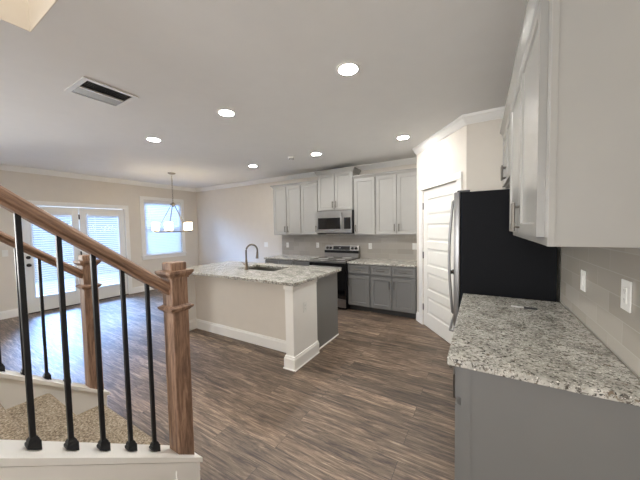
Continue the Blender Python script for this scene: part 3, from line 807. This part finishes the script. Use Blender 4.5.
MB().cyl((-hw + 0.05, fr - 0.085, zt - 0.115), (hw - 0.05, fr - 0.085, zt - 0.115), 0.013, seg=14).cyl((-hw + 0.09, fr - 0.03, zt - 0.115), (-hw + 0.09, fr - 0.085, zt - 0.115), 0.009, seg=10).cyl((hw - 0.09, fr - 0.03, zt - 0.115), (hw - 0.09, fr - 0.085, zt - 0.115), 0.009, seg=10).build('oven_handle', 'steel', od, True)
MB().box(-hw + 0.004, hw - 0.004, fr - 0.03, fr - 0.001, 0.05, 0.205, 0.006).build('storage_drawer', 'steel', sv)
bg = MB().box(-hw, hw, -0.10, -0.005, zt - 0.01, 1.05, 0.004).prism([(0.0, 0.0), (0.075, 0.0), (0.055, 0.10), (0.0, 0.10)], (-hw, -0.005, 1.045), (hw, -0.005, 1.045), (0, -1, 0)).build('backguard', 'steel', sv)
MB().prism([(0.0, 0.0), (0.002, 0.0), (0.002, 0.078), (0.0, 0.078)], (-0.19, -0.081, 1.055), (0.19, -0.081, 1.055), (0, -0.98, 0.2), (0, 0.2, 0.98)).build('display', 'display', bg)
MB().box(-hw - 0.001, hw + 0.001, -0.104, -0.05, 0.992, 1.046, 0.002).build('vent_strip', 'black', bg)
m = MB()
MB().box(-0.05, -0.012, -0.0835, -0.0815, 1.09, 1.105).build('clock_digits', 'mark', bg)
for kx in (-0.325, -0.25, 0.25, 0.325):
    MB().cyl((kx, -0.068, 1.095), (kx, -0.080, 1.0925), 0.028, seg=20).cyl((kx, -0.080, 1.0925), (kx, -0.102, 1.088), 0.022, 0.019, seg=20).build('control_knob', 'knob', bg, True)

mz0, mz1 = 1.412, 1.852
mw = thing('microwave', 'stainless over-the-range microwave with black glass window above the stove', 'microwave', ((sx0 + sx1) / 2, YB - 0.012, mz0))
mh = mz1 - mz0; hw = sw / 2 - 0.004; md = 0.385
MB().box(-hw, hw, -md, 0, 0, mh, 0.003).build('case', 'black', mw)
MB().grid_slab([-hw, -hw + 0.03, hw - 0.235, hw - 0.175], [0.045, 0.078, mh - 0.14, mh - 0.005], lambda i, j: not (i == 1 and j == 1), -md - 0.022, -md, lambda u, v, w_: (u, w_, v)).build('door', 'steel', mw)
MB().box(-hw + 0.03, hw - 0.235, -md - 0.018, -md, 0.078, mh - 0.14).build('door_window', 'blackglass', mw)
MB().box(-hw, hw, -md - 0.022, -md, 0.004, 0.043, 0.003).build('lower_trim', 'steel', mw)
cpn = MB().grid_slab([hw - 0.174, hw - 0.16, hw - 0.02, hw], [0.045, 0.078, mh - 0.14, mh - 0.005], lambda i, j: not (i == 1 and j == 1), -md - 0.022, -md, lambda u, v, w_: (u, w_, v)).build('control_panel', 'steel', mw)
MB().box(hw - 0.16, hw - 0.02, -md - 0.019, -md, 0.078, mh - 0.14).build('keypad', 'blackglass', cpn)
pts = [(hw - 0.205, -md - 0.022, 0.075)]
for i in range(9):
    t_ = i / 8; pts.append((hw - 0.205, -md - 0.045 - 0.025 * math.sin(math.pi * t_), 0.085 + t_ * (mh - 0.15)))
pts.append((hw - 0.205, -md - 0.022, mh - 0.055))
MB().tube(pts, 0.011, 12).build('door_handle', 'steel', mw, True)
MB().box(-hw, hw, -md - 0.01, -0.02, -0.012, -0.0005, 0.002).build('underside_panel', 'black', mw)

# ------------------------------------------------------------------ refrigerator
fy0, fy1, fz = 2.705, 3.475, 1.815
fg = thing('refrigerator', 'tall refrigerator with black side and stainless doors beside the pantry', 'refrigerator', (XR - 0.03, (fy0 + fy1) / 2, 0))
fx0 = XR - 0.03; hy = (fy1 - fy0) / 2
MB().box(-0.150 - fx0, 0, -hy, hy, 0.03, fz, 0.004).build('case', 'fridgeside', fg)
MB().box(-0.13 - fx0, -0.05, -hy + 0.03, hy - 0.03, 0.0, 0.03).build('foot_grille', 'black', fg)
for z0, z1, nm in ((0.06, 0.60, 'freezer_drawer'), (0.61, fz + 0.005, 'door')):
    d = MB().box(-0.205 - fx0, -0.154 - fx0, -hy - 0.002, hy + 0.002, z0, z1, 0.010, 3).build(nm, 'fridgesteel', fg, True)
    if nm == 'door':
        pts = []
        for i in range(15):
            t_ = i / 14; pts.append((-0.205 - fx0 - 0.012 - 0.030 * math.sin(math.pi * t_), -hy + 0.06, 0.72 + t_ * 1.02))
        pts = [(-0.205 - fx0, -hy + 0.06, 0.71)] + pts + [(-0.205 - fx0, -hy + 0.06, 1.75)]
        MB().tube(pts, 0.012, 12).build('handle', 'fridgesteel', d, True)
    else:
        MB().tube([(-0.205 - fx0, -hy + 0.1, 0.53), (-0.240 - fx0, -hy + 0.1, 0.535), (-0.245 - fx0, 0, 0.535), (-0.240 - fx0, hy - 0.1, 0.535), (-0.205 - fx0, hy - 0.1, 0.53)], 0.012, 12).build('handle', 'fridgesteel', d, True)
MB().box(-0.18 - fx0, -0.08 - fx0, -hy + 0.01, -hy + 0.09, fz, fz + 0.018, 0.004).build('hinge_cover', 'black', fg)

# ------------------------------------------------------------------ ceiling lights, vent, detector, chandelier
def can(label, x, y):
    r = thing('recessed_light', label, 'ceiling light', (x, y, ZC), 0, 'lit recessed ceiling lights')
    MB().lathe([(0.095, 0.0), (0.095, -0.004), (0.088, -0.007), (0.072, -0.005), (0.070, -0.0005), (0.070, 0.0)], seg=40).build('trim_ring', 'plate', r, True)
    MB().lathe([(0.070, -0.0008), (0.066, -0.0045), (0.0001, -0.0055)], seg=32).build('lens', 'can', r, True)
    return r
first = None
for x, y, lb in ((-0.885, 1.97, 'largest lit recessed ceiling light, nearest the right-hand cabinets'),
                 (-2.29, 2.005, 'lit recessed ceiling light in the near row, middle of its three'),
                 (-3.76, 2.055, 'lit recessed ceiling light in the near row, closest to the return vent and chandelier'),
                 (-3.80, 3.93, 'smallest lit recessed ceiling light, in the far row beyond the island sink'),
                 (-2.345, 3.89, 'lit recessed ceiling light in front of the microwave cabinet, beside the smoke detector'),
                 (-0.923, 3.85, 'lit recessed ceiling light beside the angled pantry wall')):
    if first is None: first = can(lb, x, y)
    else:
        o = copy_tree(first); o.location = (x, y, ZC); o['label'] = lb

v = thing('ceiling_vent', 'white square return air vent with dark slots in the ceiling', 'vent', (-2.87, 1.145, ZC))
MB().grid_slab([-0.200, -0.165, 0.165, 0.200], [-0.200, -0.165, 0.165, 0.200], lambda i, j: not (i == 1 and j == 1), -0.010, -0.0005, lambda a, b_, w_: (a, b_, w_)).build('frame', 'plate', v)
MB().box(-0.008, 0.008, -0.165, 0.165, -0.012, -0.001).build('divider', 'plate', v)
MB().box(-0.165, 0.165, -0.165, 0.165, -0.0012, -0.0006).build('duct', 'darkhole', v)
m = MB()
for side, tilt in ((-1, 0.9), (1, 0.9)):
    for i in range(22):
        y = -0.160 + i * 0.32 / 21
        x0, x1 = (-0.165, -0.008) if side < 0 else (0.008, 0.165)
        b = bmesh.new(); dy, dz = 0.0035, 0.008
        if side < 0: dy = -0.0050
        V = [b.verts.new(q) for q in ((x0, y - dy, -0.0095), (x1, y - dy, -0.0095), (x1, y + dy, -0.0018), (x0, y + dy, -0.0018))]
        b.faces.new(V); m.merge(b)
m.build('louvers', 'socket', v)

sd = thing('smoke_detector', 'small round white smoke detector on the kitchen ceiling', 'smoke detector', (-2.80, 3.82, ZC))
MB().lathe([(0.055, 0), (0.055, -0.012), (0.048, -0.026), (0.03, -0.032), (0.0001, -0.033)], seg=32).build('housing', 'plate', sd, True)
MB().lathe([(0.044, -0.0275), (0.046, -0.0305), (0.040, -0.0335), (0.038, -0.0305)], seg=32).build('sensor_grille', 'darkhole', sd, True)

cx, cy = -5.66, 3.43
ch = thing('chandelier', 'nickel ring chandelier with lit white glass shades hanging in the dining corner', 'chandelier', (cx, cy, ZC))
MB().lathe([(0.075, 0), (0.075, -0.012), (0.05, -0.026), (0.012, -0.034), (0.0001, -0.034)]).build('canopy', 'canopy_metal', ch, True)
m = MB()
for i in range(13):
    z = -0.045 - i * 0.046; ax = i % 2
    pts = []
    for k in range(12):
        t_ = 2 * math.pi * k / 12; u_, v_ = 0.011 * math.cos(t_), 0.030 * math.sin(t_)
        pts.append((u_ if ax else 0, 0 if ax else u_, z + v_ - 0.01))
    m.tube(pts, 0.0028, 6, True)
m.build('chain', 'canopy_metal', ch, True)
MB().lathe([(0.0001, -0.62), (0.022, -0.625), (0.03, -0.645), (0.062, -0.655), (0.062, -0.668), (0.03, -0.675), (0.016, -0.70), (0.012, -0.72), (0.0001, -0.722)]).build('hub', 'canopy_metal', ch, True)
RR = 0.335; zr = -1.245
MB().tube([(RR * math.cos(2 * math.pi * k / 48), RR * math.sin(2 * math.pi * k / 48), zr) for k in range(48)], 0.011, 8, True).build('ring', 'canopy_metal', ch, True)
for k in range(5):
    t_ = 2 * math.pi * k / 5 + 0.45; px, py = RR * math.cos(t_), RR * math.sin(t_)
    MB().cyl((0.03 * math.cos(t_), 0.03 * math.sin(t_), -0.67), (px * 0.97, py * 0.97, zr), 0.0055, seg=10).build('arm', 'canopy_metal', ch, True)
    sh = MB().lathe([(0.030, 0.028), (0.062, 0.030), (0.066, 0.036), (0.066, 0.195), (0.061, 0.195), (0.061, 0.04), (0.0001, 0.036)], (px, py, zr)).build('lamp_shade', 'shade', ch, True)
    MB().lathe([(0.034, 0.0), (0.036, 0.012), (0.034, 0.028), (0.0001, 0.028)], (px, py, zr)).build('shade_holder', 'canopy_metal', sh, True)

# ------------------------------------------------------------------ switches, outlets, pen
def plate(name, label, cat, loc, rz, w=0.072, h=0.117, kind='outlet', group=None):
    """face towards local -y"""
    r = thing(name, label, cat, loc, rz, group)
    MB().box(-w / 2, w / 2, -0.006, 0, -h / 2, h / 2, 0.003, 2).build('cover_plate', 'plate', r)
    n = max(1, round(w / 0.072))
    for i in range(n):
        x = (i - (n - 1) / 2) * 0.046
        if kind == 'outlet':
            q = MB().box(x - 0.0165, x + 0.0165, -0.0085, -0.004, -0.034, 0.034, 0.002).build('receptacle', 'plate', r)
            m = MB()
            for zz in (-0.019, 0.019):
                for dx in (-0.006, 0.006): m.box(x + dx - 0.0012, x + dx + 0.0012, -0.0089, -0.008, zz - 0.004, zz + 0.006)
                m.box(x - 0.002, x + 0.002, -0.0089, -0.008, zz - 0.011, zz - 0.007)
            m.build('slots', 'socket', q)
        else:
            MB().box(x - 0.0165, x + 0.0165, -0.010, -0.004, -0.034, 0.034, 0.003).build('rocker', 'plate', r)
    return r
yt = YB - 0.0095
plate('light_switch', 'white wide switch plate on the bare back wall left of the tile', 'light switch', (-4.61, YB - 0.0005, 1.126), 0, 0.118, 0.117, 'switch')
plate('wall_outlet', 'white outlet plate on the tile under the leftmost wall cabinet', 'outlet', (-3.93, yt, 1.126), 0)
plate('wall_outlet', 'white outlet plate on the tile just left of the stove', 'outlet', (-3.10, yt, 1.137), 0)
plate('wall_outlet', 'white outlet plate on the back tile just right of the stove', 'outlet', (-1.88, yt, 1.14), 0)
plate('light_switch', 'white switch plate on the back tile beside the pantry wall', 'light switch', (-1.02, yt, 1.15), 0, 0.10, 0.117, 'switch')
plate('light_switch', 'white switch plate on the right wall tile nearer the refrigerator', 'light switch', (XR - 0.0095, 2.165, 1.186), -math.pi / 2, 0.078, 0.122, 'switch')
plate('wall_outlet', 'white outlet plate on the right wall tile nearest the viewer', 'outlet', (XR - 0.0095, 1.615, 1.222), -math.pi / 2, 0.086, 0.128)
plate('wall_outlet', 'white outlet plate on the white end post of the island', 'outlet', (-1.7045, 2.52, 0.635), math.pi / 2)
plate('light_switch', 'white switch plate on the left wall beside the french doors', 'light switch', (XL + 0.0005, 1.30, 1.17), math.pi / 2, 0.072, 0.117, 'switch')

p = thing('pen', 'small black and clear pen lying on the right granite counter', 'pen', (0.27, 2.36, RC), 0)
p.rotation_euler = (0, 0, math.radians(-8))
MB().cyl((-0.075, 0, 0.0065), (0.01, 0, 0.0065), 0.0055, seg=14).build('barrel', 'clear', p, True)
MB().cyl((0.0, 0, 0.0075), (0.075, 0, 0.0075), 0.0072, 0.006, seg=14).box(0.02, 0.07, -0.002, 0.002, 0.0135, 0.0155).build('cap', 'black', p, True)
